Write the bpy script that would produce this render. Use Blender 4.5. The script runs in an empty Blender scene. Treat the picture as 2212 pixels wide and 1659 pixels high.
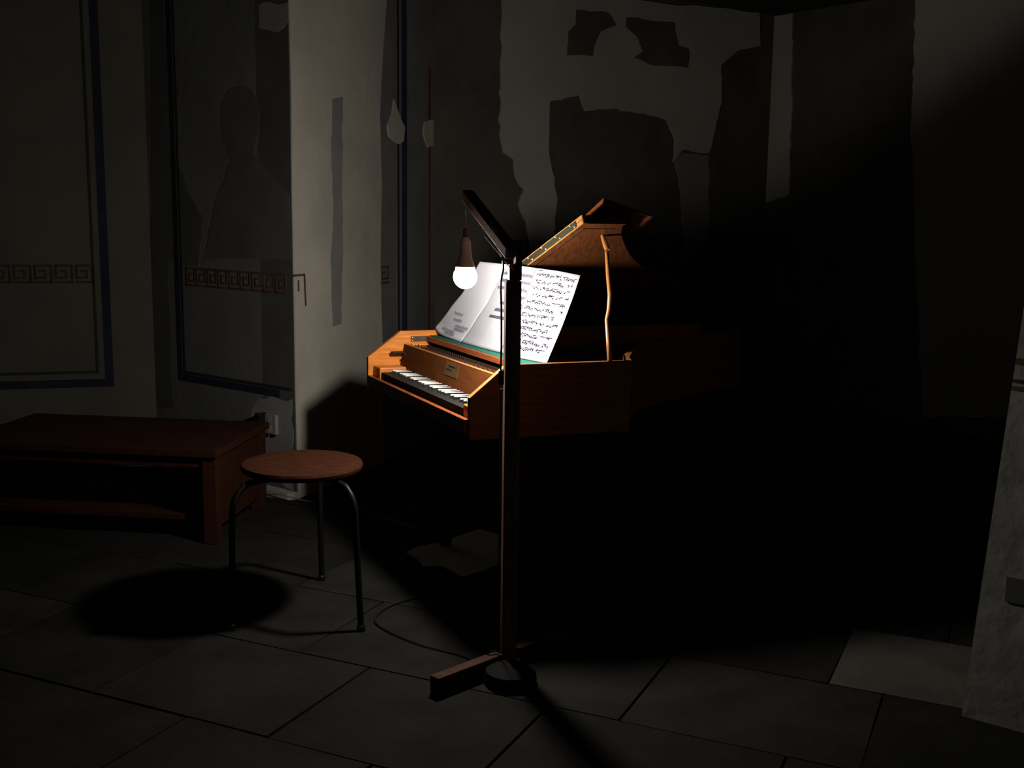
import bpy, bmesh, math, random
from mathutils import Vector, Matrix
random.seed(7)
C = bpy.context.scene.collection
# ------------------------------------------------------------------ camera, world, exposure
FPX, PITCH, ROLL, H = 2400.0, math.radians(9.0), math.radians(0.75), 1.205
F_ = Vector((0, math.cos(PITCH), -math.sin(PITCH)))
_r = Vector((1, 0, 0)); _u = _r.cross(F_)
R_ = math.cos(ROLL) * _r + math.sin(ROLL) * _u
U_ = -math.sin(ROLL) * _r + math.cos(ROLL) * _u
cd = bpy.data.cameras.new('camera'); cam = bpy.data.objects.new('camera', cd); C.objects.link(cam)
cd.sensor_width = 36.0; cd.lens = 36.0 * FPX / 2212.0; cd.clip_start = 0.05
m = Matrix((R_, U_, -F_)).transposed().to_4x4(); m.translation = Vector((0, 0, H)); cam.matrix_world = m
bpy.context.scene.camera = cam
vs = bpy.context.scene.view_settings
vs.view_transform = 'Standard'; vs.look = 'None'; vs.exposure = 0.0; vs.gamma = 1.0; vs.use_curve_mapping = False
w = bpy.data.worlds.new('night'); bpy.context.scene.world = w; w.use_nodes = True
w.node_tree.nodes['Background'].inputs[0].default_value = (0.6, 0.65, 0.8, 1)
w.node_tree.nodes['Background'].inputs[1].default_value = 0.011      # even ambient fill, added to lift the blacks
LAMP = Vector((-0.1362, 3.15, 1.0111)); LAMP_POWER = 800.0

def ray(x, y): return F_ + (x - 1106.0) / FPX * R_ - (y - 829.5) / FPX * U_
def atz(x, y, z):
    d = ray(x, y); return Vector((0, 0, H)) + d * ((z - H) / d.z)

# ------------------------------------------------------------------ materials
def mat(name, col, rough=0.6, var=0.0, scale=6.0, stretch=(1, 1, 1), bump=0.0, metal=0.0, col2=None, bscale=None,
        emit=None, estr=0.0, spec=0.4, detail=5.0, transl=0.0):
    m = bpy.data.materials.new(name); m.use_nodes = True; nt = m.node_tree; b = nt.nodes['Principled BSDF']
    b.inputs['Base Color'].default_value = (*col, 1); b.inputs['Roughness'].default_value = rough
    b.inputs['Metallic'].default_value = metal; b.inputs['Specular IOR Level'].default_value = spec
    if var or col2 or bump:
        tc = nt.nodes.new('ShaderNodeTexCoord'); mp = nt.nodes.new('ShaderNodeMapping')
        mp.inputs['Scale'].default_value = stretch; nt.links.new(tc.outputs['Object'], mp.inputs[0])
        no = nt.nodes.new('ShaderNodeTexNoise'); no.inputs['Scale'].default_value = scale; no.inputs['Detail'].default_value = detail
        no.inputs['Roughness'].default_value = 0.6; nt.links.new(mp.outputs[0], no.inputs['Vector'])
        if var or col2:
            rp = nt.nodes.new('ShaderNodeValToRGB'); c2 = col2 or tuple(c * (1 - var) for c in col)
            rp.color_ramp.elements[0].position = 0.35; rp.color_ramp.elements[1].position = 0.65
            rp.color_ramp.elements[0].color = (*c2, 1); rp.color_ramp.elements[1].color = (*col, 1)
            nt.links.new(no.outputs['Fac'], rp.inputs[0]); nt.links.new(rp.outputs[0], b.inputs['Base Color'])
        if bump:
            n2 = nt.nodes.new('ShaderNodeTexNoise'); n2.inputs['Scale'].default_value = bscale or scale * 4; n2.inputs['Detail'].default_value = 6
            nt.links.new(mp.outputs[0], n2.inputs['Vector'])
            bp = nt.nodes.new('ShaderNodeBump'); bp.inputs['Strength'].default_value = bump; bp.inputs['Distance'].default_value = 0.01
            nt.links.new(n2.outputs['Fac'], bp.inputs['Height']); nt.links.new(bp.outputs[0], b.inputs['Normal'])
    if emit:
        b.inputs['Emission Color'].default_value = (*emit, 1); b.inputs['Emission Strength'].default_value = estr
    return m
M = {}
M['plaster_new'] = mat('new_plaster', (0.60, 0.55, 0.46), 0.9, col2=(0.46, 0.42, 0.355), scale=2.2, bump=0.35, bscale=14, spec=0.1)
M['plaster_grey'] = mat('grey_plaster', (0.30, 0.29, 0.27), 0.9, col2=(0.24, 0.235, 0.22), scale=3, bump=0.3, bscale=14, spec=0.1)
M['plaster_light'] = mat('light_plaster', (0.50, 0.48, 0.40), 0.9, col2=(0.42, 0.40, 0.34), scale=1.5, bump=0.3, bscale=12, spec=0.1)
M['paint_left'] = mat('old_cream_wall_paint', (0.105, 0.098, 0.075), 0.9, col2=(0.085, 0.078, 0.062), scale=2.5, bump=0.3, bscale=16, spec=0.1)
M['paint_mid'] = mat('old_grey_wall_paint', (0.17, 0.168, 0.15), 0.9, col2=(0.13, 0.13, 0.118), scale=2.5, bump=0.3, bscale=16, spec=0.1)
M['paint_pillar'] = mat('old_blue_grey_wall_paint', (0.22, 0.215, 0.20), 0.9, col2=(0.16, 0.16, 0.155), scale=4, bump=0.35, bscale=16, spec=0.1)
M['stone_dark'] = mat('bare_dark_plaster', (0.145, 0.13, 0.105), 0.95, col2=(0.095, 0.088, 0.072), scale=3, bump=0.5, bscale=12, spec=0.1)
M['stain'] = mat('dark_stain_and_patch', (0.125, 0.122, 0.104), 0.95, var=0.25, scale=4, spec=0.1)  # tone of the stains, the corner strip and the pier patch
M['pale_stain'] = mat('pale_repair_on_paint', (0.27, 0.27, 0.25), 0.95, var=0.25, scale=4, spec=0.1)
M['blue'] = mat('dark_blue_band_paint', (0.026, 0.03, 0.045), 0.9, var=0.4, scale=8, spec=0.1)
M['blue_light'] = mat('dark_blue_band_paint_pillar', (0.04, 0.05, 0.085), 0.9, var=0.4, scale=8, spec=0.1)
M['line'] = mat('dark_line_paint', (0.035, 0.034, 0.032), 0.9, var=0.3, scale=9, spec=0.1)
M['red'] = mat('faded_red_line_paint', (0.072, 0.044, 0.028), 0.9, var=0.35, scale=9, spec=0.1)
M['red2'] = mat('rust_red_frieze_paint', (0.13, 0.066, 0.046), 0.9, var=0.4, scale=12, spec=0.1)
M['red_line'] = mat('dark_red_line_paint', (0.17, 0.075, 0.055), 0.9, var=0.4, scale=9, spec=0.1)
M['ceiling'] = mat('ceiling_plaster', (0.06, 0.055, 0.045), 0.95, var=0.2, scale=2, spec=0.1)
M['pier'] = mat('pier_plaster', (0.36, 0.35, 0.31), 0.95, col2=(0.25, 0.245, 0.21), scale=3.5, bump=0.4, bscale=14, spec=0.1)
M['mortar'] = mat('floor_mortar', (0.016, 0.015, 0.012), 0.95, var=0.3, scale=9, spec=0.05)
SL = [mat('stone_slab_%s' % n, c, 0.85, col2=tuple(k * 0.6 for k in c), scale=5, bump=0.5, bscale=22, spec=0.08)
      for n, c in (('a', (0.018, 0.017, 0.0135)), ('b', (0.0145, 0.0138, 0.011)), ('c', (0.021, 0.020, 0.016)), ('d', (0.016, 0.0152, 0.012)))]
M['slab_pale'] = mat('pale_stone_slab', (0.070, 0.066, 0.054), 0.85, col2=(0.050, 0.047, 0.039), scale=5, bump=0.4, bscale=22, spec=0.1)
def wood(name, a, b, st, rough=0.35, spec=0.35, sc=7):
    return mat(name, a, rough, col2=b, scale=sc, stretch=st, detail=8, bump=0.05, bscale=30, spec=spec)
GX = (1, 14, 14)
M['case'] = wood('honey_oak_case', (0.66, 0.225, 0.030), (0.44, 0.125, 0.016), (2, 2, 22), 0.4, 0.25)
M['case_dark'] = wood('shaded_brown_case_wood', (0.20, 0.082, 0.024), (0.13, 0.050, 0.015), (2, 2, 22), 0.5, 0.15)  # case wood darkened in colour to put shade on the outer sides
M['name'] = wood('red_brown_nameboard_wood', (0.088, 0.026, 0.006), (0.058, 0.016, 0.004), (2, 2, 22), 0.7, 0.05)
M['rail'] = wood('red_cherry_rail_wood', (0.20, 0.052, 0.014), (0.13, 0.032, 0.009), (3, 3, 22), 0.35, 0.2)
M['edge'] = wood('pale_edge_wood', (0.30, 0.135, 0.035), (0.22, 0.09, 0.02), (5, 5, 20), 0.4, 0.3)
M['lidw'] = wood('lid_veneer', (0.11, 0.034, 0.010), (0.06, 0.018, 0.006), (14, 2, 8), 0.4, 0.25)
M['stick'] = wood('oak_prop_wood', (0.32, 0.135, 0.032), (0.25, 0.095, 0.02), (20, 20, 2), 0.3, 0.4)
M['ebony'] = mat('ebony', (0.012, 0.011, 0.010), 0.6, spec=0.12)
M['black'] = mat('black_interior', (0.006, 0.006, 0.006), 0.8, spec=0.1)
M['ivory'] = mat('bone_key_top', (0.55, 0.52, 0.47), 0.4, spec=0.3)
M['green'] = mat('green_felt', (0.022, 0.11, 0.078), 0.95, var=0.2, scale=60, spec=0.02)
M['plate'] = mat('dull_brass_plate', (0.075, 0.042, 0.016), 0.5, var=0.4, scale=40, spec=0.3)
M['brass'] = mat('dark_brass', (0.028, 0.027, 0.014), 0.5, metal=0.3, spec=0.25)
M['screw'] = mat('bright_screw_metal', (0.85, 0.82, 0.72), 0.35, metal=0.2)
M['pin'] = mat('blued_steel_pin', (0.03, 0.03, 0.035), 0.4, metal=0.6)
M['string'] = mat('music_wire', (0.4, 0.36, 0.28), 0.3, metal=1.0)
M['sound'] = wood('soundboard_spruce', (0.09, 0.055, 0.025), (0.06, 0.035, 0.015), (3, 24, 1), 0.5, 0.2)
M['stand'] = wood('dark_stand_wood', (0.022, 0.011, 0.006), (0.014, 0.007, 0.004), (8, 8, 2), 0.6, 0.15)
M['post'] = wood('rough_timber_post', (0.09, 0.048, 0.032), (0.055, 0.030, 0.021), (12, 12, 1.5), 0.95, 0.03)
M['post_front'] = wood('brightened_timber_post', (0.26, 0.15, 0.10), (0.17, 0.095, 0.065), (12, 12, 1.5), 0.95, 0.03)  # same timber lightened in colour, standing in for glare on the post
M['paper_mid'] = mat('dimmed_middle_paper', (0.30, 0.295, 0.315), 0.9, spec=0.05)  # white paper greyed in colour to offset the bulb's brightness
M['paper'] = mat('dimmed_right_paper', (0.27, 0.267, 0.28), 0.9, spec=0.05)  # same white paper, greyed most where the bulb is closest
M['paper2'] = mat('dimmed_left_paper', (0.46, 0.45, 0.49), 0.9, spec=0.05)  # same white paper, greyed least, farthest from the bulb
M['paper3'] = mat('pale_floor_sheet', (0.55, 0.53, 0.47), 0.9, var=0.2, scale=6, spec=0.05)
M['ink'] = mat('blue_grey_ink', (0.012, 0.010, 0.018), 0.9, spec=0.0)
M['ink2'] = mat('faint_violet_print', (0.05, 0.045, 0.07), 0.9, spec=0.0)
M['ink4'] = mat('faint_show_through', (0.22, 0.21, 0.26), 0.9, spec=0.0)
M['ink3'] = mat('pale_staff_ink', (0.10, 0.095, 0.12), 0.9, spec=0.0)
M['seat'] = wood('worn_red_brown_stool_wood', (0.047, 0.0145, 0.006), (0.024, 0.008, 0.0038), (4, 14, 4), 0.8, 0.05)
M['steel'] = mat('painted_steel_tube', (0.005, 0.005, 0.0045), 0.45, spec=0.2)
M['bench'] = wood('dark_brown_bench_wood', (0.040, 0.014, 0.008), (0.026, 0.009, 0.005), (2, 10, 10), 0.6, 0.1)
M['white_plastic'] = mat('white_plastic', (0.24, 0.24, 0.23), 0.5, spec=0.3)
M['black_plastic'] = mat('black_plastic', (0.008, 0.008, 0.009), 0.25, spec=0.6)
M['cable'] = mat('black_cable', (0.012, 0.011, 0.012), 0.35, spec=0.5)
M['white_cable'] = mat('white_cable', (0.10, 0.10, 0.10), 0.5, spec=0.3)
M['socket'] = mat('pink_white_porcelain', (0.62, 0.52, 0.48), 0.3, spec=0.5)
M['olive'] = mat('olive_cord_grip', (0.11, 0.09, 0.035), 0.5, spec=0.3)
M['string2'] = mat('pale_twine', (0.55, 0.44, 0.30), 0.8, spec=0.1)
M['bulb'] = mat('glowing_bulb_glass', (1, 1, 1), 0.5, emit=(1.0, 0.95, 0.88), estr=LAMP_POWER)

# ------------------------------------------------------------------ helpers
def link(name, me, material, parent=None):
    o = bpy.data.objects.new(name, me)
    if material: me.materials.append(material)
    C.objects.link(o)
    if parent: o.parent = parent
    return o
def mk(name, bm, material, parent=None, bevel=0.0, smooth=False):
    me = bpy.data.meshes.new(name)
    bmesh.ops.recalc_face_normals(bm, faces=bm.faces)
    if smooth:
        for f in bm.faces: f.smooth = True
    bm.to_mesh(me); bm.free()
    o = link(name, me, material, parent)
    if bevel:
        md = o.modifiers.new('bevel', 'BEVEL'); md.width = bevel; md.segments = 2; md.limit_method = 'ANGLE'
    return o
def tag(o, label, cat=None, group=None, kind=None):
    if label: o['label'] = label
    if cat: o['category'] = cat
    if group: o['group'] = group
    if kind: o['kind'] = kind
    return o
def empty(name, loc, rz=0.0):
    o = bpy.data.objects.new(name, None); C.objects.link(o); o.location = loc; o.rotation_euler = (0, 0, rz); o.empty_display_size = 0.1
    return o
def prism(bm, pts, vec):
    """pts: planar polygon (list of Vector), extruded by vec"""
    a = [bm.verts.new(p) for p in pts]; b = [bm.verts.new(Vector(p) + vec) for p in pts]; n = len(a)
    bm.faces.new(a); bm.faces.new(b[::-1])
    for i in range(n): bm.faces.new((a[i], b[i], b[(i + 1) % n], a[(i + 1) % n]))
def hexa(bm, p):
    v = [bm.verts.new(q) for q in p]
    for f in ((0, 1, 2, 3), (7, 6, 5, 4), (0, 4, 5, 1), (1, 5, 6, 2), (2, 6, 7, 3), (3, 7, 4, 0)): bm.faces.new([v[i] for i in f])
def box(bm, x0, x1, y0, y1, z0, z1, T=None):
    p = [Vector(q) for q in ((x0, y0, z0), (x1, y0, z0), (x1, y1, z0), (x0, y1, z0), (x0, y0, z1), (x1, y0, z1), (x1, y1, z1), (x0, y1, z1))]
    if T: p = [T(q) for q in p]
    hexa(bm, p)
def tube(bm, pts, r, n=8, cap=True):
    pts = [Vector(p) for p in pts]; rs = r if isinstance(r, (list, tuple)) else [r] * len(pts)
    rings = []; up = None
    for i, p in enumerate(pts):
        d = (pts[min(i + 1, len(pts) - 1)] - pts[max(i - 1, 0)]).normalized()
        if up is None: up = d.orthogonal().normalized()
        up = (up - d * up.dot(d)).normalized(); s = d.cross(up)
        rings.append([bm.verts.new(p + rs[i] * (math.cos(2 * math.pi * k / n) * up + math.sin(2 * math.pi * k / n) * s)) for k in range(n)])
    for a, b in zip(rings, rings[1:]):
        for k in range(n): bm.faces.new((a[k], a[(k + 1) % n], b[(k + 1) % n], b[k]))
    if cap: bm.faces.new(rings[0][::-1]); bm.faces.new(rings[-1])
def lathe(bm, prof, o, n=28):
    rings = []
    for r, z in prof: rings.append([bm.verts.new(Vector(o) + Vector((r * math.cos(2 * math.pi * k / n), r * math.sin(2 * math.pi * k / n), z))) for k in range(n)])
    for a, b in zip(rings, rings[1:]):
        for k in range(n): bm.faces.new((a[k], a[(k + 1) % n], b[(k + 1) % n], b[k]))
    bm.faces.new(rings[0][::-1]); bm.faces.new(rings[-1])
def spline(pts, k=8):
    pts = [Vector(p) for p in pts]; out = []
    for i in range(len(pts) - 1):
        p0 = pts[max(i - 1, 0)]; p1 = pts[i]; p2 = pts[i + 1]; p3 = pts[min(i + 2, len(pts) - 1)]
        for j in range(k):
            t = j / k
            out.append(0.5 * ((2 * p1) + (p2 - p0) * t + (2 * p0 - 5 * p1 + 4 * p2 - p3) * t * t + (3 * p1 - p0 - 3 * p2 + p3) * t ** 3))
    out.append(pts[-1]); return out

# ------------------------------------------------------------------ room
class Wall:
    def __init__(s, name, p, q, z1, material, thick=0.2, z0=-0.02, ext=None):
        s.p = Vector((*p, 0)); s.q = Vector((*q, 0)); s.d = (s.q - s.p).normalized(); s.L = (s.q - s.p).length
        n = Vector((s.d.y, -s.d.x, 0))
        mid = (s.p + s.q) / 2
        if n.dot(Vector((0.2, 2.2, 0)) - mid) < 0: n = -n
        s.n = n; bm = bmesh.new()
        prism(bm, [s.p + Vector((0, 0, z0)), s.q + Vector((0, 0, z0)), s.q + Vector((0, 0, z1)), s.p + Vector((0, 0, z1))], ext or -n * thick)
        s.o = mk(name, bm, material); s.o['kind'] = 'structure'; s.i = 0
    def hit(s, x, y):
        r = ray(x, y); o = Vector((0, 0, H)); t = s.n.dot(s.p - o) / s.n.dot(r); h = o + r * t
        return (h - s.p).dot(s.d), h.z
    def P(s, a, z, off=0.0): return s.p + s.d * a + Vector((0, 0, z)) + s.n * off
    def poly(s, name, pts, material, t=0.004, base=-0.001, label=None):
        bm = bmesh.new(); prism(bm, [s.P(a, z, base) for a, z in pts], s.n * (t - base))
        o = mk(name, bm, material, s.o)
        if label: o['label'] = label
        return o
    def patch(s, name, px, material, t=0.004, label=None, rough=0.0, seed=1):
        pts = [(a, min(z, ZC - 0.002)) for a, z in (s.hit(*p) for p in px)]
        if rough:
            rnd = random.Random(seed); out = []
            for i, a in enumerate(pts):
                b = pts[(i + 1) % len(pts)]; out.append(a); L = math.hypot(b[0] - a[0], b[1] - a[1]); k = min(14, int(L / 0.04))
                for j in range(1, k):
                    f = j / k; out.append((a[0] + (b[0] - a[0]) * f + rnd.uniform(-rough, rough), a[1] + (b[1] - a[1]) * f + rnd.uniform(-rough, rough)))
            pts = [(a, min(z, ZC - 0.002)) for a, z in out]
        return s.poly(name, pts, material, t, label=label)
    def stroke(s, name, segs, wdt, material, t=0.0025, label=None):
        bm = bmesh.new()
        for i, ((a0, z0), (a1, z1)) in enumerate(segs):
            tt = t + (i % 2) * 0.0003
            dx, dz = a1 - a0, z1 - z0; L = math.hypot(dx, dz) or 1; dx /= L; dz /= L; h = wdt / 2; ox, oz = -dz * h, dx * h
            e0 = (a0 - dx * h, z0 - dz * h); e1 = (a1 + dx * h, z1 + dz * h)
            prism(bm, [s.P(e0[0] + ox, e0[1] + oz, -0.001), s.P(e1[0] + ox, e1[1] + oz, -0.001), s.P(e1[0] - ox, e1[1] - oz, -0.001), s.P(e0[0] - ox, e0[1] - oz, -0.001)], s.n * (tt + 0.001))
        o = mk(name, bm, material, s.o)
        if label: o['label'] = label
        return o
    def meander(s, a0, a1, zb, h, material, cell=0.086, dirn=1):
        segs = []; n = int(abs(a1 - a0) / cell + 0.5)
        pth = [(0, 0), (0, 1), (.78, 1), (.78, .26), (.28, .26), (.28, .68), (.54, .68)]
        for i in range(n):
            f = lambda p: (a0 + dirn * (i + p[0]) * cell, zb + p[1] * h)
            q = [f(p) for p in pth]; segs += list(zip(q, q[1:])); segs.append((f((0, 0)), f((.8, 0))))
        return s.stroke('meander_frieze', segs, h * 0.13, material, label='rust red Greek key border')
CA, CB, CC = (-1.650, 5.080), (-0.889, 4.482), (-0.400, 5.720)
A0 = (-3.30, 4.62); CE = (1.62, 7.235); CF = (4.79, 3.011)
ZC = 2.415
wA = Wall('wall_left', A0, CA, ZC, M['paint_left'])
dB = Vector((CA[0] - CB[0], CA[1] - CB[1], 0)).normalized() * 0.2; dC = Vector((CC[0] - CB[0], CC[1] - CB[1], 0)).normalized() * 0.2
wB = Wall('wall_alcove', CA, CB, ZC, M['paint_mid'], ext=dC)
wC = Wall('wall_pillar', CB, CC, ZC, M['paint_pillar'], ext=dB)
wE = Wall('wall_back', CC, CE, ZC, M['stone_dark'])
wF = Wall('wall_right', CE, CF, ZC, M['stone_dark'])
bm = bmesh.new(); prism(bm, [Vector((x, y, ZC)) for x, y in ((-3.6, -0.5), (5.0, -0.5), (5.0, 8), (-3.6, 8))], Vector((0, 0, 0.1)))
mk('ceiling', bm, M['ceiling'])['kind'] = 'structure'
bm = bmesh.new(); prism(bm, [Vector((x, y, -0.008)) for x, y in ((-3.6, -0.5), (5.0, -0.5), (5.0, 8), (-3.6, 8))], Vector((0, 0, -0.1)))
floor = mk('floor', bm, M['mortar']); floor['kind'] = 'structure'
# floor slabs, rows running across the room, each a stone of its own
ang = math.atan2(-0.42, 0.91); ea = Vector((math.cos(ang), math.sin(ang), 0)); eb = Vector((-ea.y, ea.x, 0)); org = Vector((0.83, 2.72, 0))
rnd = random.Random(11)
def inroom(c): return -3.4 < c.x < 3.0 and 0.6 < c.y < 7.0 and (c.x < -0.3 and c.y < 5.0 or c.x >= -0.3 and c.y < 5.9 + c.x * 0.8)
n_sl = 0
for row in range(-8, 13):
    b0 = row * 0.44; x = -6.0 + rnd.uniform(0, 0.4)
    cuts = []
    while x < 6: cuts.append(x); x += rnd.uniform(0.42, 0.72)
    if row == 0: cuts = [c for c in cuts if not (-0.35 < c < 0.75)] + [0.0, 0.40]; cuts.sort()
    for x0, x1 in zip(cuts, cuts[1:]):
        c = org + ea * (x0 + x1) / 2 + eb * (b0 + 0.22)
        if not inroom(c) or n_sl > 290: continue
        n_sl += 1; bm = bmesh.new(); g = 0.0020; hh = rnd.uniform(-0.0015, 0.0)
        cs = [(x0 + g, b0 + g), (x1 - g, b0 + g), (x1 - g, b0 + 0.44 - g), (x0 + g, b0 + 0.44 - g)]
        cs = [(a + rnd.uniform(-.003, .003), b + rnd.uniform(-.003, .003)) for a, b in cs]
        lo = [Vector((0, 0, -0.012)) + org + ea * a + eb * b for a, b in cs]
        cc = sum(lo, Vector()) / 4
        hi = [v + (cc - v).normalized() * 0.0015 + Vector((0, 0, 0.012 + hh)) for v in lo]
        hexa(bm, lo + hi)
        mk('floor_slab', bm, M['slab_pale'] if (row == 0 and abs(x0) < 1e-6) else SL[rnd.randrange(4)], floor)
# painted bands
def vband(wl, name, top, bot, wdt, m_, t=0.0025, label=None):
    a = wl.hit(*top); b = wl.hit(*bot); am = (a[0] + b[0]) / 2
    return wl.stroke(name, [((am, b[1]), (am, ZC - 0.03 if top[1] <= 0 else a[1]))], wdt, m_, t, label=label)
for wl, vt, vb, hl, hr, wd, m_, nm, lb in (
        (wA, (195, 0), (237, 822), (-200, 843), (237, 822), 0.036, M['blue'], 'painted_band', 'dark blue painted band'),
        (wA, (172, 0), (211, 799), (-200, 818), (211, 799), 0.012, M['line'], 'painted_line', 'thin dark painted line'),
        (wB, (357, 0), (391, 812), (391, 812), (600, 851), 0.030, M['blue'], 'painted_band', 'dark blue painted band'),
        (wB, (372, 0), (400, 800), (400, 800), (630, 845), 0.011, M['line'], 'painted_line', 'thin dark painted line')):
    a = wl.hit(*vt); b = wl.hit(*vb); am = b[0]; l_ = wl.hit(*hl); r_ = wl.hit(*hr); zz = (l_[1] + r_[1]) / 2
    wl.stroke(nm, [((am, zz), (am, ZC - 0.03)), ((l_[0], zz), (r_[0], zz))], wd, m_, label=lb)
vband(wC, 'painted_band', (873, 0), (873, 712), 0.052, M['blue_light'], label='dark blue painted band')
vband(wC, 'painted_line', (860, 0), (860, 712), 0.016, M['line'], label='thin dark painted line')
vband(wC, 'painted_line', (928, 150), (926, 712), 0.026, M['red_line'], label='dark red painted line')
# Greek key border at one height round the room
zt_, zb_ = 0.925, 0.852
a1 = wA.hit(200, 600)[0]; wA.meander(a1, a1 - 0.95, zb_, zt_ - zb_, M['red'], 0.086, -1)
b1 = wB.hit(404, 600)[0]; wB.meander(b1, wB.L - 0.003, zb_, zt_ - zb_, M['red2'], (wB.L - 0.003 - b1) / 9.3)
c1 = wC.hit(818, 600)[0]; wC.meander(c1, wC.hit(856, 600)[0], zb_, zt_ - zb_, M['red2'], 0.12)
# pillar: broad strip of newer plaster and small repairs
px = [(631, -30), (628, 200), (630, 420), (634, 640), (638, 860), (644, 1078), (825, 1040), (824, 760), (819, 560), (822, 400), (818, 250), (824, 120), (830, 40), (834, -30)]
pts = [wC.hit(*p) for p in px]; pts = [(max(0.0, a), max(0.0, min(ZC - 0.02, z))) for a, z in pts]
pts = [(0, ZC - 0.02) if i == 0 else p for i, p in enumerate(pts)]
wC.poly('plaster_patch', pts, M['plaster_new'], 0.007, label='broad pale strip of newer plaster')
wC.patch('plaster_patch', [(714, 215), (737, 210), (735, 400), (737, 520), (733, 700), (715, 705), (710, 560), (716, 470), (712, 300)], M['plaster_grey'], 0.009, 'narrow grey vertical smear of filler', 0.006, 3)
wC.patch('plaster_patch', [(849, 215), (860, 245), (873, 275), (870, 305), (860, 312), (838, 295), (835, 270), (845, 245)], M['plaster_new'], 0.006, 'small pale repair across the blue band', 0.004, 4)
wC.patch('plaster_patch', [(916, 262), (934, 258), (935, 315), (922, 318), (912, 285)], M['plaster_new'], 0.006, 'small pale repair beside the red line', 0.004, 5)
wC.stroke('meander_frieze', [((0.004, zt_), (0.075, zt_)), ((0.075, zt_), (0.082, zb_ - 0.05)), ((0.03, zt_ - 0.025), (0.03, zb_ + 0.012))], 0.009, M['red2'], 0.0095, label='end of the red key border running onto the new plaster')
# alcove and left wall: stains, corner strip and repairs
wB.patch('wall_mark', [(478, 230), (492, 198), (520, 187), (545, 195), (560, 230), (558, 290), (548, 330), (575, 370), (625, 420), (628, 560), (440, 560), (470, 420), (500, 350), (482, 300)], M['stain'], 0.0015, 'dark stain with a rounded top', 0.006, 6)
wB.patch('wall_mark', [(327, -20), (352, -20), (356, 60), (362, 500), (375, 880), (328, 880)], M['stain'], 0.0009, 'dark strip along the corner', 0.006, 17)  # darker strip up the full height of the corner
wB.patch('wall_mark', [(333, 60), (372, 75), (388, 190), (385, 340), (410, 420), (440, 470), (430, 575), (395, 575), (340, 560)], M['stain'], 0.0012, 'dark vertical stain beside the corner', 0.01, 7)
wB.patch('wall_mark', [(560, 10), (622, 5), (624, 40), (600, 70), (560, 60)], M['pale_stain'], 0.0012, 'pale repair high on the wall', 0.01, 8)
wB.patch('wall_mark', [(560, 860), (632, 862), (634, 1060), (560, 1010), (540, 900)], M['pale_stain'], 0.0012, 'paler plaster low beside the corner', 0.012, 9)
# back wall: big field of pale plaster with bare places left in it
wE.patch('plaster_patch', [(1083, -30), (1080, 150), (1078, 290), (1086, 330), (1108, 345), (1112, 385), (1130, 410), (1118, 440), (1135, 480), (1150, 560), (1190, 640), (1200, 420), (1183, 330), (1185, 220), (1250, 205), (1262, 240), (1320, 235), (1400, 250),
    (1440, 262), (1456, 300), (1452, 350), (1470, 325), (1530, 330), (1556, 220), (1556, 140), (1590, 110), (1640, 100), (1640, -30)], M['plaster_light'], 0.012, 'large field of pale plaster', 0.008, 10)
wE.patch('plaster_patch', [(1456, 350), (1470, 420), (1478, 560), (1530, 520), (1530, 335), (1475, 330)], M['plaster_grey'], 0.007, 'grey plaster strip beside the square recess', 0.008, 11)
wE.patch('bare_patch', [(1241, 22), (1310, 28), (1328, 55), (1295, 68), (1280, 100), (1277, 122), (1222, 120), (1224, 70), (1240, 52)], M['stone_dark'], 0.016, 'dark bare patch, left of a pair', 0.006, 12)
wE.patch('bare_patch', [(1350, 38), (1453, 50), (1462, 100), (1485, 108), (1482, 147), (1400, 140), (1366, 125), (1385, 112), (1372, 80), (1348, 58)], M['stone_dark'], 0.016, 'dark bare patch, right of a pair', 0.006, 13)
wF.patch('plaster_patch', [(1662, -20), (1717, -20), (1712, 200), (1706, 420), (1650, 440), (1656, 200)], M['plaster_light'], 0.01, 'upright strip of pale plaster', 0.008, 14)
wF.patch('plaster_patch', [(1980, -20), (2300, -20), (2300, 900), (1995, 900), (1970, 300), (1976, 120)], M['plaster_light'], 0.01, 'broad pale plaster field at the right', 0.008, 15)
# pier at the right with a battered edge
pe = Vector((1.103, 2.543, 0)); pd = Vector((0.795, -0.606, 0)).normalized(); pn = Vector((-pd.y, pd.x, 0)); pn = pn if pn.y > 0 else -pn
bm = bmesh.new()
prism(bm, [pe, pe + pd * 1.2, pe + pd * 1.2 + Vector((0, 0, ZC)), pe + pd * 0.15 + Vector((0, 0, ZC))], pn * 0.35)
pier = mk('wall_pier', bm, M['pier']); pier['kind'] = 'structure'
for z0, z1, mm, lb in ((0.868, 0.882, 'red2', 'rusty orange painted line'), (0.826, 0.834, 'red', 'dark red painted line'), (0.808, 0.818, 'red_line', 'red painted line')):
    bm = bmesh.new(); o_ = pe + pd * (0.058 * z0 + 0.004)
    prism(bm, [o_ + Vector((0, 0, z0)), pe + pd * 1.1 + Vector((0, 0, z0)), pe + pd * 1.1 + Vector((0, 0, z1)), o_ + Vector((0, 0, z1))], -pn * 0.0025)
    mk('painted_line', bm, M[mm], pier)['label'] = lb
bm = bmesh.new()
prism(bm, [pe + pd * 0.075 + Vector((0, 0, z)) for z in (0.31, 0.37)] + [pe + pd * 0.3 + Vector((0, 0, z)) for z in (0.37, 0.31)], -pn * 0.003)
mk('wall_mark', bm, M['stain'], pier)  # dark patch low on the pier face
# low stone kerb at the foot of the alcove corner
bm = bmesh.new(); q0 = wB.P(0.45, 0, 0.0); q1 = wB.P(wB.L, 0, 0.0)
prism(bm, [q0, q1 + Vector((0.012, 0.0, 0)), q1 + wB.n * 0.10 + Vector((0.03, 0.05, 0)), q0 + wB.n * 0.10], Vector((0, 0, 0.03)))
mk('baseboard_alcove', bm, M['pier'])['kind'] = 'structure'

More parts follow.
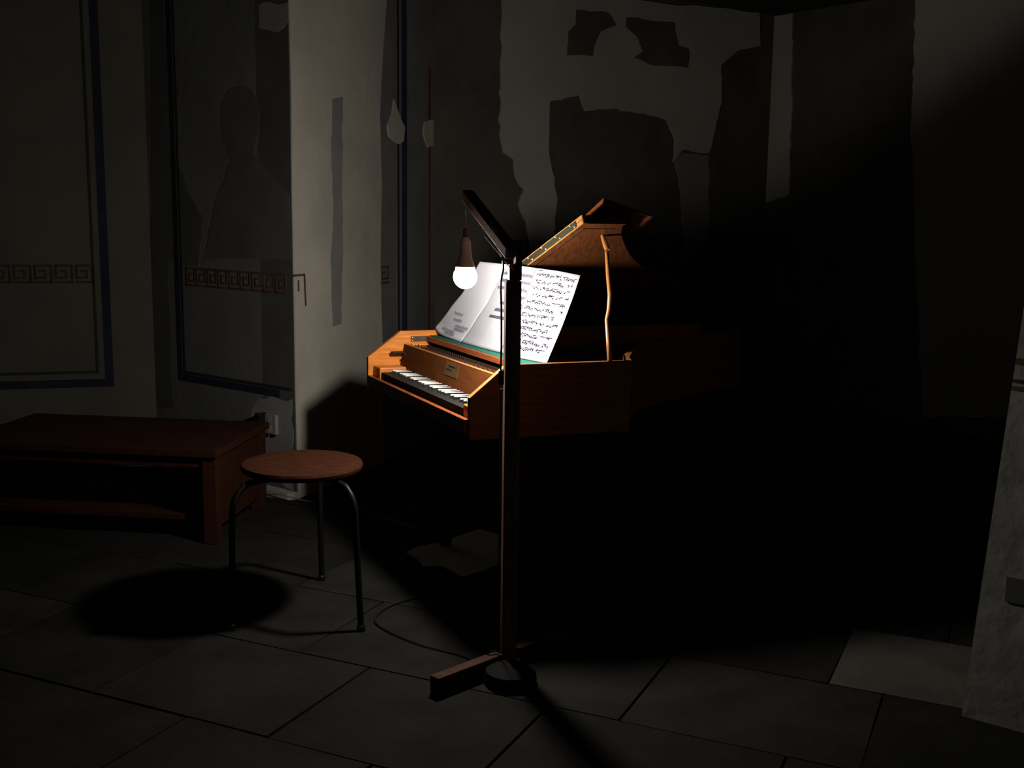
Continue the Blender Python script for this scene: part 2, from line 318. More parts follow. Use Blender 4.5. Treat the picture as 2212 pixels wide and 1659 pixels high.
# ------------------------------------------------------------------ harpsichord (local frame: u along the keys row, v towards the tail)
SC = 1.12
UV = Vector((math.cos(math.radians(-65)), math.sin(math.radians(-65)), 0)) * SC; VV = Vector((math.cos(math.radians(19)), math.sin(math.radians(19)), 0)) * SC
O_ = Vector((0.0120, 2.7410, 0)) * SC
def Zv(z): return Vector((0, 0, H - (H - z) * SC))
hp = empty('harpsichord', O_ + UV * -0.41 + VV * 0.2)
HB = hp.location.copy()
def K(u, v, z): return O_ + UV * u + VV * v + Zv(z) - HB
def Kw(u, v, z): return K(u, v, z) + HB
def hbox(name, u0, u1, v0, v1, z0, z1, m_, bevel=0.0, parent=None, bm=None):
    own = bm is None; bm = bm or bmesh.new(); box(bm, u0, u1, v0, v1, z0, z1, lambda q: K(*q))
    if own: return mk(name, bm, m_, parent or hp, bevel)
tag(hp, 'honey-coloured wooden harpsichord with propped lid and reversed black and white keys', 'harpsichord')
TH = 0.016; ZB, ZT = 0.634, 0.82; UL = -0.82
prof = [(-0.122, ZB), (-0.122, 0.738), (-0.023, ZT), (0.314, ZT), (0.314, ZB)]
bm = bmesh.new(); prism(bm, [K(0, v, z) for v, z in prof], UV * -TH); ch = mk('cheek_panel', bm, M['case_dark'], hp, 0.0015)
prof2 = [(-0.128, ZB), (-0.128, 0.741), (-0.023, ZT), (1.05, ZT), (1.05, ZB)]
bm = bmesh.new(); prism(bm, [K(UL, v, z) for v, z in prof2], UV * TH); mk('spine_panel', bm, M['case'], hp, 0.0015)
# pale edging along the sloped cheek top
bm = bmesh.new(); e_ = [(-0.1215, 0.7385), (-0.023, 0.8205), (-0.0225, 0.8225), (-0.1225, 0.7405)]
prism(bm, [K(0.0003, v, z) for v, z in e_], UV * -(TH + 0.0006)); mk('cheek_edging', bm, M['edge'], hp)
bs = spline([(0, .314, 0), (-.10, .365, 0), (-.27, .50, 0), (-.42, .70, 0), (-.53, .90, 0), (-.60, 1.05, 0)], 5)
bm = bmesh.new(); rows = []
for i, p in enumerate(bs):
    d = (bs[min(i + 1, len(bs) - 1)] - bs[max(i - 1, 0)]).normalized(); n = Vector((-d.y, d.x, 0)) * TH
    if n.x > 0: n = -n
    rows.append([bm.verts.new(K(p.x, p.y, ZB)), bm.verts.new(K(p.x, p.y, ZT)), bm.verts.new(K(p.x + n.x, p.y + n.y, ZT)), bm.verts.new(K(p.x + n.x, p.y + n.y, ZB))])
for a, b in zip(rows, rows[1:]):
    for k in range(4): bm.faces.new((a[k], a[(k + 1) % 4], b[(k + 1) % 4], b[k]))
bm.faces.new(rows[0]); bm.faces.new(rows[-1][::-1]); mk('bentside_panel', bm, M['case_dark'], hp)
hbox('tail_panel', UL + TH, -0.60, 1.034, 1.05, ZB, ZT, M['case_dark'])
outl = [(UL + TH, -0.118), (-TH, -0.118), (-TH, 0.314)] + [(p.x - 0.010, p.y) for p in bs[1:]] + [(UL + TH, 1.034)]
bm = bmesh.new(); prism(bm, [K(a, b, ZB + 0.001) for a, b in outl], Vector((0, 0, 0.012))); mk('bottom_board', bm, M['stand'], hp)
so = [(UL + TH, 0.10), (-TH, 0.10), (-TH, 0.31)] + [(p.x - TH, p.y) for p in bs[1:]] + [(UL + TH, 1.034)]
bm = bmesh.new(); prism(bm, [K(a, b, 0.752) for a, b in so], Vector((0, 0, 0.003))); mk('soundboard', bm, M['sound'], hp)
# key well
hbox('keybed', UL + TH, -TH, -0.118, -0.01, 0.647, 0.672, M['stand'])
hbox('key_slip', UL + TH, -TH, -0.130, -0.116, 0.650, 0.684, M['rail'], 0.001)
hbox('key_block', UL + TH, -0.738, -0.112, -0.028, 0.672, 0.715, M['case'], 0.004)
hbox('key_block', -0.069, -TH, -0.112, -0.028, 0.672, 0.715, M['case'], 0.004)
w_ = 0.16 / 7; u0 = -0.735
me_n = None
for i in range(29):
    bm = bmesh.new(); g = 0.0006
    box(bm, 0, w_ - g, -0.108, -0.028, 0.680, 0.7015, lambda q: UV * q.x + VV * q.y + Zv(q.z)) if me_n is None else None
    if me_n is None:
        o = mk('natural_key', bm, M['ebony'], hp, 0.0008); me_n = o.data
    else:
        bm.free(); o = bpy.data.objects.new('natural_key', me_n); C.objects.link(o); o.parent = hp
    o.location = O_ + UV * (u0 + i * w_) - HB
me_s = None; me_t = None
for oc in range(4):
    for off in (0.95, 2.05, 3.93, 5.0, 6.07):
        uu = u0 + (oc * 7 + off) * w_
        if me_s is None:
            bm = bmesh.new(); W2 = 0.0038
            hexa(bm, [UV * a + VV * b + Zv(c) for a, b, c in ((-W2, -.084, .7017), (W2, -.084, .7017), (W2, -.029, .7017), (-W2, -.029, .7017), (-W2 * .9, -.081, .7085), (W2 * .9, -.081, .7085), (W2 * .9, -.029, .7085), (-W2 * .9, -.029, .7085))])
            o = mk('sharp_key', bm, M['ebony'], hp); me_s = o.data
            bm = bmesh.new()
            hexa(bm, [UV * a + VV * b + Zv(c) for a, b, c in ((-W2 * .9, -.081, .7086), (W2 * .9, -.081, .7086), (W2 * .9, -.029, .7076), (-W2 * .9, -.029, .7076), (-W2 * .8, -.079, .7116), (W2 * .8, -.079, .7116), (W2 * .8, -.029, .7086), (-W2 * .8, -.029, .7086))])
            t_ = mk('key_top', bm, M['ivory'], o); me_t = t_.data
        else:
            o = bpy.data.objects.new('sharp_key', me_s); C.objects.link(o); o.parent = hp
            t_ = bpy.data.objects.new('key_top', me_t); C.objects.link(t_); t_.parent = o
        o.location = O_ + UV * uu - HB
# nameboard, maker's plate, stop lever
bm = bmesh.new(); prism(bm, [K(UL + TH + .002, v, z) for v, z in ((-.029, .703), (-.014, .779), (-.004, .779), (-.017, .703))], UV * 0.785)
nb = mk('nameboard', bm, M['name'], hp, 0.001)
hbox('nameboard_cap', UL + TH + .002, -TH - .003, -.0145, -.0035, .7791, .7801, M['stick'])
nf = lambda u, f, o=0.0: K(u, -.029 + .015 * f - 0.006 * 0 - o, .703 + .076 * f)
bm = bmesh.new(); prism(bm, [nf(-.435, .43), nf(-.340, .43), nf(-.340, .93), nf(-.435, .93)], VV * -0.0012)
npl = mk('name_plate', bm, M['plate'], hp)
bm = bmesh.new()
for a, b in ((-.425, -.385), (-.40, -.36), (-.415, -.37)):
    f0 = .5 + .13 * ((a * 1000) % 3); prism(bm, [nf(a, f0, .0012), nf(b, f0, .0012), nf(b, f0 + .05, .0012), nf(a, f0 + .05, .0012)], VV * -0.0004)
mk('plate_engraving', bm, M['stand'], npl)
bm = bmesh.new(); box(bm, -.788, -.772, -.062, -.02, .752, .759, lambda q: K(*q)); mk('stop_lever', bm, M['stand'], hp, 0.002)
bm = bmesh.new(); lathe(bm, [(0.004, 0), (0.0048, 0.002), (0.0042, 0.006), (0.002, 0.008)], K(-.745, -.03, .75), 10); mk('stop_knob', bm, M['ebony'], hp)
# wrestplank with tuning pins, jacks, jack rail with felt top
hbox('wrestplank', UL + TH, -TH, -.003, .052, .735, .768, M['name'])
bm = bmesh.new(); rnd = random.Random(3)
for i in range(48):
    a = -0.79 + i * 0.0158; v = .006 + (i % 2) * .016
    tube(bm, [K(a, v, .768), K(a, v, .781)], 0.0016, 6)
o = mk('tuning_pin', bm, M['pin'], hp); o['kind'] = 'stuff'
me_j = None
for i in range(49):
    if me_j is None:
        bm = bmesh.new(); box(bm, 0, .0085, .056, .0600, .735, .776, lambda q: UV * q.x + VV * q.y + Zv(q.z))
        o = mk('jack', bm, M['stand'], hp); me_j = o.data
    else: o = bpy.data.objects.new('jack', me_j); C.objects.link(o); o.parent = hp
    o.location = O_ + UV * (-0.79 + i * 0.0156) - HB
hbox('belly_rail', UL + TH, -TH, .064, .098, .70, .770, M['black'])
jr = hbox('jack_rail', UL + TH + .001, -TH - .001, .058, .178, .7865, .8025, M['rail'], 0.001)
hbox('felt_cover', UL + TH + .002, -TH - .002, .068, .178, .8026, .8045, M['green'], parent=jr)
bp = hbox('rail_bracket', UL + TH + .0002, UL + TH + .004, .008, .066, .787, .803, M['plate'], 0.0008)
hbox('spine_liner', UL + TH + .0003, UL + TH + .010, -.012, .07, .735, .774, M['rail'])
for (v, z) in ((.012, .790), (.012, .800), (.062, .790)):
    bm = bmesh.new(); tube(bm, [K(UL + TH + .004, v, z), K(UL + TH + .0055, v, z)], 0.0016, 8); mk('screw', bm, M['screw'], bp)
# strings, bridge, rose
bm = bmesh.new()
for i in range(40):
    a = -0.785 + i * 0.0185; ve = None
    for p in bs:
        if p.x - 0.03 < a: ve = p.y; break
    ve = min(ve or 1.0, 1.02) - 0.03
    if ve > 0.22: tube(bm, [K(a, .10, .770), K(a, ve, .770)], 0.0005, 4, cap=False)
o = mk('string', bm, M['string'], hp); o['kind'] = 'stuff'
br = [Vector((p.x - 0.10, p.y - 0.06, 0)) for p in bs[3:-3]]
bm = bmesh.new(); tube(bm, [K(p.x, p.y, .760) for p in br], 0.006, 6); mk('bridge', bm, M['name'], hp)
bm = bmesh.new(); lathe(bm, [(0.035, 0), (0.035, .003), (0.028, .004), (0.006, .002)], K(-.55, .42, .755), 20); mk('rose', bm, M['brass'], hp)
# lid
LA = math.radians(25)
LW = UV * math.cos(LA) + Vector((0, 0, SC * math.sin(LA))); LN = (-UV * math.sin(LA) + Vector((0, 0, SC * math.cos(LA))))
def Lp(w, v, n=0.0): return O_ + UV * UL + Zv(ZT + 0.001) + LW * w + VV * v + LN * n - HB
vf = lambda w: 0.125 + 0.085 * w / 0.82
hng = empty('lid', (0, 0, 0)); hng.parent = hp
LT = 0.012
curve = [(p.x - UL, p.y + 0.006) for p in bs]; curve[0] = (0.82, 0.33)
lp = [(0, vf(0)), (0.82, vf(.82))] + curve + [(0.0, 1.056)]
def lprism(name, pts, n0, n1, m_, parent=None, bevel=0.0):
    bm = bmesh.new(); prism(bm, [Lp(a, b, n0) for a, b in pts], LN * (n1 - n0)); return mk(name, bm, m_, parent or hng, bevel)
lprism('lid_board', lp, 0.0, LT, M['lidw'])
F1 = [(0, vf(0)), (.82, vf(.82)), (.82, .338), (.76, .372), (.70, .405), (0, .405)]
lprism('front_flap', F1, LT + .0015, LT + .0125, M['lidw'], bevel=0.0006)
# pale edge strips on the front edges
for n0, n1 in ((0.0002, LT - .0002), (LT + .0017, LT + .0123)):
    lprism('edge_strip', [(0.0, vf(0) - .0012), (.82, vf(.82) - .0012), (.82, vf(.82) - .0001), (0, vf(0) - .0001)], n0, n1, M['edge'])
lprism('edge_strip', [(.8202, vf(.82)), (.8212, vf(.82)), (.8212, .22), (.8202, .22)], 0.0002, .0245, M['edge'])
hg = lprism('piano_hinge', [(.03, vf(.03) - .0028), (.792, vf(.792) - .0028), (.792, vf(.792) - .0013), (.03, vf(.03) - .0013)], 0.0035, 0.0205, M['brass'])
bm = bmesh.new(); tube(bm, [Lp(.03, vf(.03) - .0036, .0122), Lp(.79, vf(.79) - .0036, .0122)], .0018, 8); mk('hinge_barrel', bm, M['brass'], hg)
k = 0
for i in range(11):
    for n in (0.0062, 0.0182):
        ww = .055 + i * .073 - (.02 if n > .01 else 0); bm = bmesh.new()
        p = Lp(ww, vf(ww) - .0026, n); tube(bm, [p, p - VV * 0.0022], 0.0021, 8); mk('screw', bm, M['screw'], hg)
# cover board hinged to the end of the flap, folded back and standing open
bm = bmesh.new(); cb = [(.40, .0135), (.245, .058), (.240, .048 - .002), (.395, .003 + .0125)]
pts0 = [Lp(.10, v, n + LT * 0.2) for v, n in ((.405, .0135), (.274, .064), (.267, .047), (.395, .0130))]
prism(bm, pts0, LW * 0.735); mk('cover_board', bm, M['lidw'], hng, 0.0006)
bm = bmesh.new(); prism(bm, [Lp(.10, v, n + LT * 0.2) for v, n in ((.2738, .0640), (.2668, .0470), (.2658, .0472), (.2728, .0644))], LW * 0.735)
mk('edge_strip', bm, M['rail'], hng)
# moulding line round the underside
mo = [(.02, vf(.02) + .018), (.79, vf(.79) + .018), (.79, .315)]
bm = bmesh.new()
for (a, b), (c, d) in zip(mo, mo[1:]): tube(bm, [Lp(a, b, -.0006), Lp(c, d, -.0006)], .0013, 6)
mk('moulding', bm, M['stand'], hng)
# prop stick
sb = [Lp(.775, .263, -.020)]
stp = []
for z_, u_ in ((.8205, -.001), (.870, -.011), (.918, -.021), (.924, -.021), (.948, -.011), (.986, -.008), (1.033, -.020), (1.085, -.031), (1.108, -.036)):
    v_ = .252 + .046 * (z_ - .82) / .316; stp.append(K(u_ - 1.8 * (v_ - .252), v_, z_))
bm = bmesh.new(); tube(bm, stp, [.0072, .0070, .0066, .0066, .0074, .0078, .0074, .0060, .0050], 10); stk = mk('lid_stick', bm, M['stick'], hp, smooth=True)
top = Lp(.745, .300, -.001)
bm = bmesh.new(); d_ = (top - stp[-1]); tube(bm, [stp[-1] - d_ * 0.35, stp[-1] + d_ * .2, top], [.0078, .0085, .006], 12); mk('stick_cap', bm, M['stick'], stk)
bm = bmesh.new(); lathe(bm, [(0.004, 0), (0.0045, .004), (.003, .010), (.0035, .014), (.001, .016)], K(-.008, .297, .82), 10); mk('lid_peg', bm, M['stick'], hp)
# music desk behind the sheets
DV = lambda t: (.165 + .012 * t, .8050 + .095 * t)
bm = bmesh.new(); prism(bm, [K(-.60, DV(0)[0], DV(0)[1]), K(-.30, DV(0)[0], DV(0)[1]), K(-.30, DV(1)[0], DV(1)[1]), K(-.60, DV(1)[0], DV(1)[1])], VV * 0.008)
dk = mk('music_desk', bm, M['stand'], hp)
bm = bmesh.new(); box(bm, -.58, -.32, .150, .177, .8046, .8100, lambda q: K(*q)); mk('desk_foot', bm, M['stand'], dk)
# stand
for a, b in ((-.74, .10), (-.10, .06), (-.74, .86), (-.33, .55)):
    bm = bmesh.new(); s0, s1 = .021, .014; c = K(a, b, H - H / SC)
    hexa(bm, [c + UV * x * s1 + VV * y * s1 for x, y in ((-1, -1), (1, -1), (1, 1), (-1, 1))] + [c + UV * x * s0 + VV * y * s0 + Vector((0, 0, .535)) for x, y in ((-1, -1), (1, -1), (1, 1), (-1, 1))])
    mk('leg', bm, M['stand'], hp, 0.002)
hbox('stand_rail', -.78, -.06, .04, .065, .575, .634, M['stand'], 0.002)
hbox('stand_rail', -.755, -.725, .06, .90, .575, .634, M['stand'], 0.002)
bm = bmesh.new(); tube(bm, [K(-.09, .08, .605), K(-.33, .55, .605), K(-.74, .86, .605)], .028, 4); mk('stand_rail', bm, M['stand'], hp)

# ------------------------------------------------------------------ sheet music
sm = empty('sheet_music', Kw(-.5, .14, .80)); SB = sm.location.copy()
tag(sm, 'wide concertina of white music sheets leaning on the harpsichord desk', 'sheet music')
def lerp_tab(tab, t):
    for (a, *p), (b, *q) in zip(tab, tab[1:]):
        if t <= b: f = (t - a) / (b - a); return [x + (y - x) * f for x, y in zip(p, q)]
    return tab[-1][1:]
LE = [(0, -.82, .090, .825), (.1, -.795, .100, .848), (.2, -.76, .103, .871), (.35, -.72, .108, .903), (.55, -.65, .115, .948), (1, -.555, .130, 1.048)]
RE = [(0, -.096, .126, .8062), (.42, -.13, .184, .897), (.76, -.15, .225, .976), (1, -.165, .251, 1.030)]
BE = [(0, -.82, .090, .825), (.06, -.785, .090, .812), (.13, -.73, .091, .8075), (.3, -.62, .088, .8062), (.48, -.464, .089, .8062), (.66, -.33, .098, .8062), (.84, -.207, .102, .8062), (1, -.096, .126, .8062)]
TE = [(0, -.555, .130, 1.048), (.48, -.325, .150, 1.048), (.66, -.27, .175, 1.044), (.83, -.215, .212, 1.039), (1, -.165, .251, 1.030)]
def S(s, t, off=0.0):
    l, r, b, tp = (Vector(lerp_tab(q, k)) for q, k in ((LE, t), (RE, t), (BE, s), (TE, s)))
    b0, b1, t0, t1 = (Vector(q[1:]) for q in (BE[0], BE[-1], TE[0], TE[-1]))
    p = l * (1 - s) + r * s + b * (1 - t) + tp * t - (b0 * (1 - s) * (1 - t) + b1 * s * (1 - t) + t0 * (1 - s) * t + t1 * s * t)
    return Kw(p.x, p.y - off, p.z) - SB
def page(s0, s1, lift, m_, nm='page'):
    bm = bmesh.new(); ns, ntt = 24, 30; g = {}
    for i in range(ns + 1):
        for j in range(ntt + 1):
            for q, o in ((0, lift), (1, lift - .0004)):
                g[i, j, q] = bm.verts.new(S(s0 + (s1 - s0) * i / ns, j / ntt, o))
    for i in range(ns):
        for j in range(ntt):
            bm.faces.new((g[i, j, 0], g[i + 1, j, 0], g[i + 1, j + 1, 0], g[i, j + 1, 0]))
            bm.faces.new((g[i, j, 1], g[i, j + 1, 1], g[i + 1, j + 1, 1], g[i + 1, j, 1]))
    for i in range(ns):
        for j in (0, ntt): bm.faces.new((g[i, j, 0], g[i, j, 1], g[i + 1, j, 1], g[i + 1, j, 0]))
    for j in range(ntt):
        for i in (0, ns): bm.faces.new((g[i, j, 0], g[i, j + 1, 0], g[i, j + 1, 1], g[i, j, 1]))
    return mk(nm, bm, m_, sm, smooth=True)
p1 = page(0.0, .3345, .0012, M['paper2']); p1['label'] = 'left page, print showing faintly through'
p2 = page(.33, .668, .0009, M['paper_mid']); p2['label'] = 'middle page with printed staves on its right half'
p3 = page(.66, 1.0, .0014, M['paper']); p3['label'] = 'right page, filled with handwritten music'
def mark(bm, s0, t0, s1, t1, off, hw):
    """a short flat ink stroke following the sheet"""
    ds, dt = s1 - s0, t1 - t0; L = math.hypot(ds * .64, dt * .24) or 1; nx, nt_ = -dt * .24 / L * hw / .64, ds * .64 / L * hw / .24
    q = [S(s0 + nx, t0 + nt_, off), S(s1 + nx, t1 + nt_, off), S(s1 - nx, t1 - nt_, off), S(s0 - nx, t0 - nt_, off)]
    bm.faces.new([bm.verts.new(p) for p in q])
rnd = random.Random(21)
bm = bmesh.new(); bs_ = bmesh.new()
for k in range(12):
    tc = .925 - k * .0745; s0, s1 = .685, .975
    for l in range(5):
        n = 10
        for j in range(n): mark(bs_, s0 + (s1 - s0) * j / n, tc + (l - 2) * .0085, s0 + (s1 - s0) * (j + 1) / n, tc + (l - 2) * .0085, .0026, .00022)
    s = s0 + .004
    while s < s1:
        if rnd.random() < (.9 if s < .88 else .55):
            y = tc + rnd.uniform(-.014, .014); h = rnd.uniform(.016, .03) * rnd.choice((1, 1, -1))
            mark(bm, s - .0035, y, s + .0035, y + .003, .0030, .0014)
            mark(bm, s + .003, y, s + .003, y + h, .0030, .0007)
        if rnd.random() < .25: mark(bm, s, tc + .02, s + .02, tc + .022, .0030, .0009)
        s += rnd.uniform(.009, .015)
    for b in (.80, .90): 
        if k % 2 == 0: mark(bm, b, tc - .02, b, tc + .02, .0030, .0006)
mark(bm, .69, .975, .72, .985, .0030, .001)
for j in range(24): mark(bm, .6625, j / 24, .6625, (j + 1) / 24, .0030, .0006)  # page edge drawn in as a dark line along the seam
mk('handwriting_and_seam', bm, M['ink'], p3); mk('staves', bs_, M['ink3'], p3)
bm = bmesh.new()
for k in range(7):
    tc = .90 - k * .085; s0 = (.36 if k < 3 else .50 - k * .012); s1 = .655
    for l in range(5):
        for j in range(6): mark(bm, s0 + (s1 - s0) * j / 6, tc + (l - 2) * .007, s0 + (s1 - s0) * (j + 1) / 6, tc + (l - 2) * .007, .0021, .0006)
    for j in range(14):
        s = s0 + (s1 - s0) * j / 14 + .004; y = tc + rnd.uniform(-.014, .014); mark(bm, s, y, s + .005, y + .004, .0021, .0014); mark(bm, s + .004, y, s + .004, y + .022, .0021, .0007)
mk('staves', bm, M['ink2'], p2)
bm = bmesh.new()
for (tc, s0, s1) in ((.32, .07, .17), (.24, .10, .2), (.17, .16, .32), (.13, .17, .30), (.085, .06, .2), (.055, .10, .22)):
    for l in range(4):
        for j in range(5): mark(bm, s0 + (s1 - s0) * j / 5, tc + (l - 2) * .009, s0 + (s1 - s0) * (j + 1) / 5, tc + (l - 2) * .009, .0022, .0005)
    for j in range(12):
        s = s0 + (s1 - s0) * j / 12; y = tc + rnd.uniform(-.014, .014); mark(bm, s, y, s + .006, y + .003, .0022, .0014)
mk('faint_print', bm, M['ink4'], p1)

# ------------------------------------------------------------------ lamp stand, bulb, cables
ls = empty('lamp_stand', (-0.004, 2.801, 0)); LB = ls.location.copy()
tag(ls, 'tall improvised wooden post with slanting arm holding the bare bulb', 'lamp stand')
hd = Vector((LAMP.x + .004, LAMP.y - 2.801, 0)).normalized(); sd = Vector((hd.y, -hd.x, 0))
# post stands square to the camera side
PW = 0.0205
RP = Matrix.Rotation(math.radians(9), 3, 'Z')
def rbox(name, *a, m_=None, bev=0.002):
    bm = bmesh.new(); box(bm, *a, lambda q: RP @ q); return mk(name, bm, m_ or M['post'], ls, bev)
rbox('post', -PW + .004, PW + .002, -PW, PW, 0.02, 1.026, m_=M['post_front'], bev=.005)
rbox('post_tenon', .007, PW + .002, -PW + .001, PW - .001, 1.0262, 1.125)
a0 = Vector((-.0042, 2.812, 1.092)) - LB; aF = Vector((-.1345, 3.215, 1.240)) - LB
dA = (aF - a0).normalized(); sA = dA.cross(Vector((0, 0, 1))).normalized(); uA = sA.cross(dA)
aS = a0; aE = aF; hw, hh = .0165, .0165
bm = bmesh.new()
hexa(bm, [aS + sA * x * hw + uA * y * hh for x, y in ((-1, -1), (1, -1), (1, 1), (-1, 1))] + [aE + sA * x * hw + uA * y * hh for x, y in ((-1, -1), (1, -1), (1, 1), (-1, 1))])
mk('arm', bm, M['post'], ls, 0.005)
rbox('arm_block', -.0085, .0066, -.014, .014, 1.0262, 1.066, m_=M['rail'], bev=.001)
tc = (LAMP.y - 2.812) / (3.215 - 2.812); CT = 1.092 + (1.240 - 1.092) * tc - hh / max(.3, uA.z) - LAMP.z - .001
for an in (225, 45):
    d = Vector((math.cos(math.radians(an)), math.sin(math.radians(an)), 0)); n = Vector((-d.y, d.x, 0)); bm = bmesh.new()
    L0, L1 = .03, (.255 if an != 45 else .22)
    prism(bm, [d * L0 - n * .016, d * L1 - n * .016, d * L1 + n * .016, d * L0 + n * .016], Vector((0, 0, .048))); mk('foot', bm, M['post'], ls, 0.002)
bm = bmesh.new(); box(bm, -.034, .034, -.034, .034, 0.0, 0.0195); mk('base_block', bm, M['post'], ls, 0.001)
bm = bmesh.new(); lathe(bm, [(.060, 0), (.068, .008), (.064, .034), (.04, .042)], (.01, -.098, 0), 24); mk('dark_round_block', bm, M['black'], ls)  # dark round block beside the foot of the post

bu = empty('light_bulb', LAMP); tag(bu, 'bare glowing white bulb hanging on a cord above the keys', 'light bulb')
bm = bmesh.new(); prof = []
for i in range(14):
    a = math.pi * i / 16; a = a * 0.84
    prof.append((max(.0005, .0335 * math.sin(a)), -.0335 * math.cos(a)))
lathe(bm, prof, (0, 0, 0), 32); gz = prof[-1][1]; mk('glass', bm, M['bulb'], bu, smooth=True)
bm = bmesh.new(); lathe(bm, [(prof[-1][0] + .0006, gz + .0002), (.0275, gz + .012), (.020, .050), (.0165, .072), (.0150, .098), (.010, .111)], (0, 0, 0), 24); mk('socket', bm, M['socket'], bu, smooth=True)
bm = bmesh.new(); lathe(bm, [(.0065, .1112), (.0072, .115), (.0072, .132), (.004, .135)], (0, 0, 0), 16); mk('cord_grip', bm, M['olive'], bu)
bm = bmesh.new(); tube(bm, [(0, 0, .135), (0.001, 0, .15), (0, 0, CT)], .0010, 6); mk('cord', bm, M['string2'], bu)

kn = Vector((-.0265, 2.782, 1.0800))
tw = empty('twine', kn); tag(tw, 'pale twine tied from the arm down to the post top', 'twine')
def T(name, pts, r, m_, par, base):
    bm = bmesh.new(); tube(bm, [Vector(p) - base for p in pts], r, 6); return mk(name, bm, m_, par)
T('strand', [kn, (-.0745, 2.87, 1.132), (-.0765, 2.92, 1.150)], .0010, M['string2'], tw, kn)
T('strand', [kn, (-.0625, 2.87, 1.142), (-.0600, 2.93, 1.168)], .0008, M['string2'], tw, kn)
T('strand', [kn, Vector((-.0105, 2.772, 1.062)), Vector((-.0085, 2.778, 1.056))], .0015, M['string2'], tw, kn)
bm = bmesh.new(); bmesh.ops.create_icosphere(bm, subdivisions=2, radius=.0042)
for v in bm.verts: v.co.z *= 1.4; v.co += Vector((random.uniform(-.0006, .0006),) * 3)
mk('knot', bm, M['string2'], tw)
pc = empty('lamp_cable', (-.026, 2.79, .01)); tag(pc, 'black lamp cable hanging down the left of the wooden post', 'cable'); PB = pc.location.copy()
cp = spline([kn + Vector((0, 0, -.004)), (-.026, 2.786, 1.05), (-.031, 2.782, 1.02), (-.029, 2.782, .95), (-.028, 2.782, .86), (-.029, 2.783, .80)], 8)
T('cord', cp, .0026, M['cable'], pc, PB)
bm = bmesh.new(); box(bm, -.0345 + .026, -.0205 + .026, 2.772 - 2.79, 2.786 - 2.79, .752, .790); mk('inline_switch', bm, M['black_plastic'], pc, 0.003)
T('cord', spline([(-.028, 2.779, .752), (-.027, 2.777, .6), (-.028, 2.776, .3), (-.029, 2.775, .08), (-.05, 2.765, .056), (-.075, 2.78, .012), (-.12, 2.86, .0035), (-.25, 2.94, .0035), (-.36, 3.05, .0035), (-.395, 3.13, .0035), (-.36, 3.24, .0035), (-.25, 3.34, .0035), (-.1, 3.42, .0035)], 8), .0026, M['cable'], pc, PB)

# ------------------------------------------------------------------ stool
st = empty('stool', (-.619, 3.217, 0)); ST = st.location.copy()
tag(st, 'round red-brown wooden stool on three bent steel legs', 'stool')
bm = bmesh.new(); lathe(bm, [(.02, .430), (.168, .430), (.177, .436), (.179, .445), (.175, .452), (.14, .4545), (.02, .4545)], (0, 0, 0), 48); mk('seat', bm, M['seat'], st)
for f in ((-.4245, 3.043), (-.611, 3.474), (-.7955, 3.037)):
    fx, fy = f[0] - ST.x, f[1] - ST.y; L = math.hypot(fx, fy); dx, dy = fx / L, fy / L
    pts = spline([(dx * .02, dy * .02, .420), (dx * .17, dy * .17, .419), (dx * .212, dy * .212, .402), (dx * .236, dy * .236, .365), (dx * .242, dy * .242, .30), (fx * .975, fy * .975, .1), (fx, fy, .012)], 6)
    bm = bmesh.new(); tube(bm, pts, .0092, 10); lg = mk('leg', bm, M['steel'], st, smooth=True)
    bm = bmesh.new(); lathe(bm, [(.010, 0), (.0125, .002), (.0125, .014), (.0095, .018)], (fx, fy, 0), 12); mk('foot_cap', bm, M['black_plastic'], lg)
bm = bmesh.new(); lathe(bm, [(.045, .409), (.045, .4299)], (0, 0, 0), 16); mk('mounting_plate', bm, M['steel'], st)

# ------------------------------------------------------------------ low bench under the alcove
zt = .347
BR = Vector((-.97, 4.37, 0)); BLv = Vector((-1.96, 4.49, 0)); FR = Vector((-1.004, 3.82, 0))
BR = atz(582, 911, zt); BLv = atz(76, 892, zt); FR = atz(487, 975, zt); BR.z = BLv.z = FR.z = 0
eu = (BLv - BR).normalized(); ev = (FR - BR); ev = (ev - eu * ev.dot(eu)).normalized(); BLn = (BLv - BR).length; BD = (FR - BR).dot(ev)
be = empty('bench', BR + eu * BLn / 2 + ev * BD / 2); BC = be.location.copy()
tag(be, 'long low dark brown wooden bench against the painted wall', 'bench')
bq = lambda q: BR + eu * q.x + ev * q.y + Vector((0, 0, q.z)) - BC
def bb(name, *a, bev=0.002):
    bm = bmesh.new(); box(bm, *a, bq); return mk(name, bm, M['bench'], be, bev)
bb('top_board', 0, BLn, 0, BD, zt - .028, zt, bev=.004)
bb('apron', .05, BLn - .05, BD - .045, BD - .025, zt - .07, zt - .0285)
for a in (.012, BLn - .062):
    for b in (.015, BD - .065): bb('leg', a, a + .05, b, b + .05, 0, zt - .0285)
bb('end_panel', .026, .040, .0655, BD - .0655, .05, zt - .029); bb('end_panel', BLn - .040, BLn - .026, .0655, BD - .0655, .05, zt - .029)
bb('lower_shelf', .0405, BLn - .0405, .066, BD - .066, .07, .092)

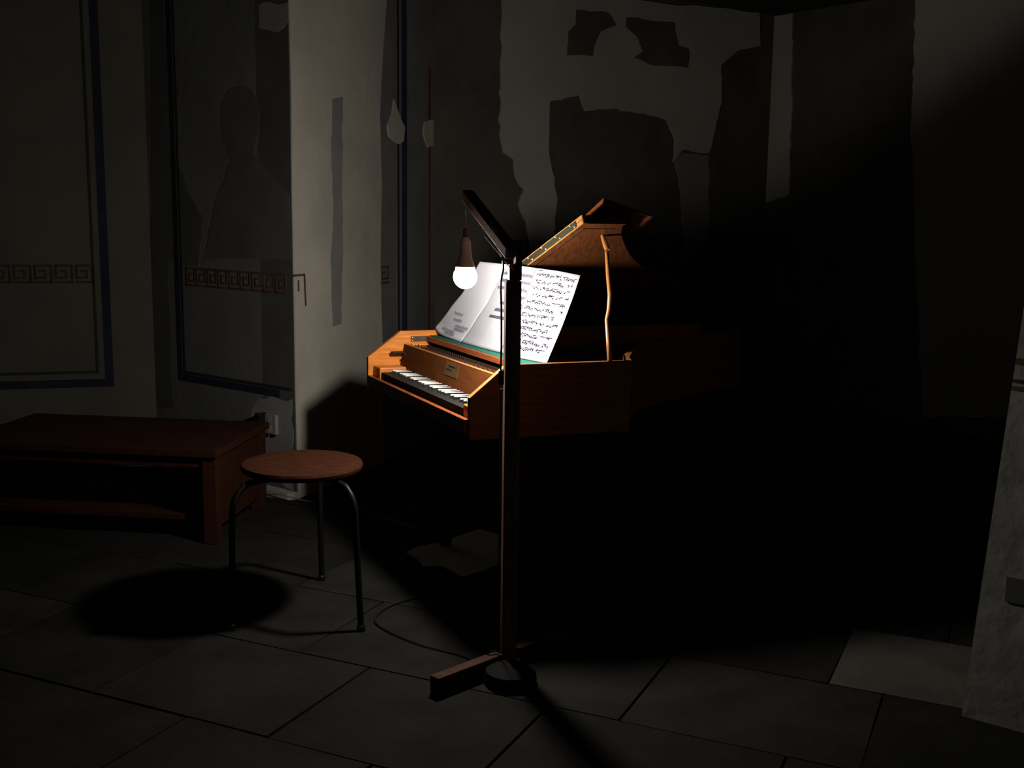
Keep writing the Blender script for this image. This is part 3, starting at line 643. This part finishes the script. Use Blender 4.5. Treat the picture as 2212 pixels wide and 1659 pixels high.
# ------------------------------------------------------------------ wall socket and its plug and cable
a_, z_ = wB.hit(589, 915); sk = empty('wall_socket', wB.P(a_, z_, 0)); SK = sk.location.copy()
tag(sk, 'white double wall socket low on the painted wall above the bench end', 'wall socket')
wq = lambda q: wB.P(a_ + q.x, z_ + q.z, q.y) - SK
bm = bmesh.new(); box(bm, -.028, .040, .001, .019, -.042, .042, wq); mk('housing', bm, M['white_plastic'], sk, 0.003)
for zz in (-.020, .020):
    bm = bmesh.new(); n = 16; c = Vector((.004, .019, zz))
    prism(bm, [wq(c + Vector((.016 * math.cos(2 * math.pi * k / n), 0, .016 * math.sin(2 * math.pi * k / n)))) for k in range(n)], wB.n * .0015); mk('outlet', bm, M['pier'], sk)
pg = empty('power_adapter', wB.P(a_ - .045, z_ - .02, 0.02)); PG = pg.location.copy()
tag(pg, 'black power adapter plugged beside the white wall socket with its cable', 'adapter')
gq = lambda q: wB.P(a_ + q.x, z_ + q.z, q.y) - PG
bm = bmesh.new(); box(bm, -.058, -.0285, .004, .05, -.055, .045, gq); mk('body', bm, M['black_plastic'], pg, 0.004)
g2 = wB.P(a_ - .042, z_ - .055, .03)
T('cable', spline([g2, g2 + Vector((.01, -.02, -.07)), wB.P(a_ - .01, .20, .06), wB.P(a_ + .04, .08, .10), wB.P(a_ + .10, .0365, .12) + Vector((0, 0, 0)), Vector((-.80, 4.36, .006)), Vector((-.6, 4.30, .006)), Vector((-.35, 4.05, .006))], 8), .0035, M['cable'], pg, PG)
wc = empty('white_cable', wB.P(a_ + .02, 0.04, .05)); WC = wc.location.copy(); tag(wc, 'thin white cable dropping from the wall socket to the floor', 'cable')
T('cord', spline([wB.P(a_ - .002, z_ - .043, .02), wB.P(a_ - .004, z_ - .10, .03), wB.P(a_ - .01, .16, .05), wB.P(a_ + .03, .0335, .09), wB.P(a_ + .14, .0335, .08), Vector((-.80, 4.42, .0045)), Vector((-.62, 4.45, .0045))], 8), .003, M['white_cable'], wc, WC)

# ------------------------------------------------------------------ sheets lying on the floor under the instrument
for nm_, px_, lift, lb in (('floor_sheet', [(876, 1193), (905, 1180), (950, 1172), (1035, 1143), (1078, 1155), (1085, 1215), (1045, 1232), (998, 1246), (952, 1222), (912, 1224), (905, 1210)], .0015, 'crumpled pale sheet on the stone floor left of the post'),
                           ('floor_sheet', [(1082, 1153), (1108, 1168), (1138, 1182), (1136, 1199), (1108, 1207), (1088, 1212)], .0028, 'small pale sheet on the stone floor right of the post')):
    bm = bmesh.new(); pts = [atz(x, y, lift) for x, y in px_]; c = sum(pts, Vector()) / len(pts)
    prism(bm, [p - c for p in pts], Vector((0, 0, .0008))); o = mk(nm_, bm, M['paper3']); o.location = c; tag(o, lb, 'paper', 'pale sheets on the floor')
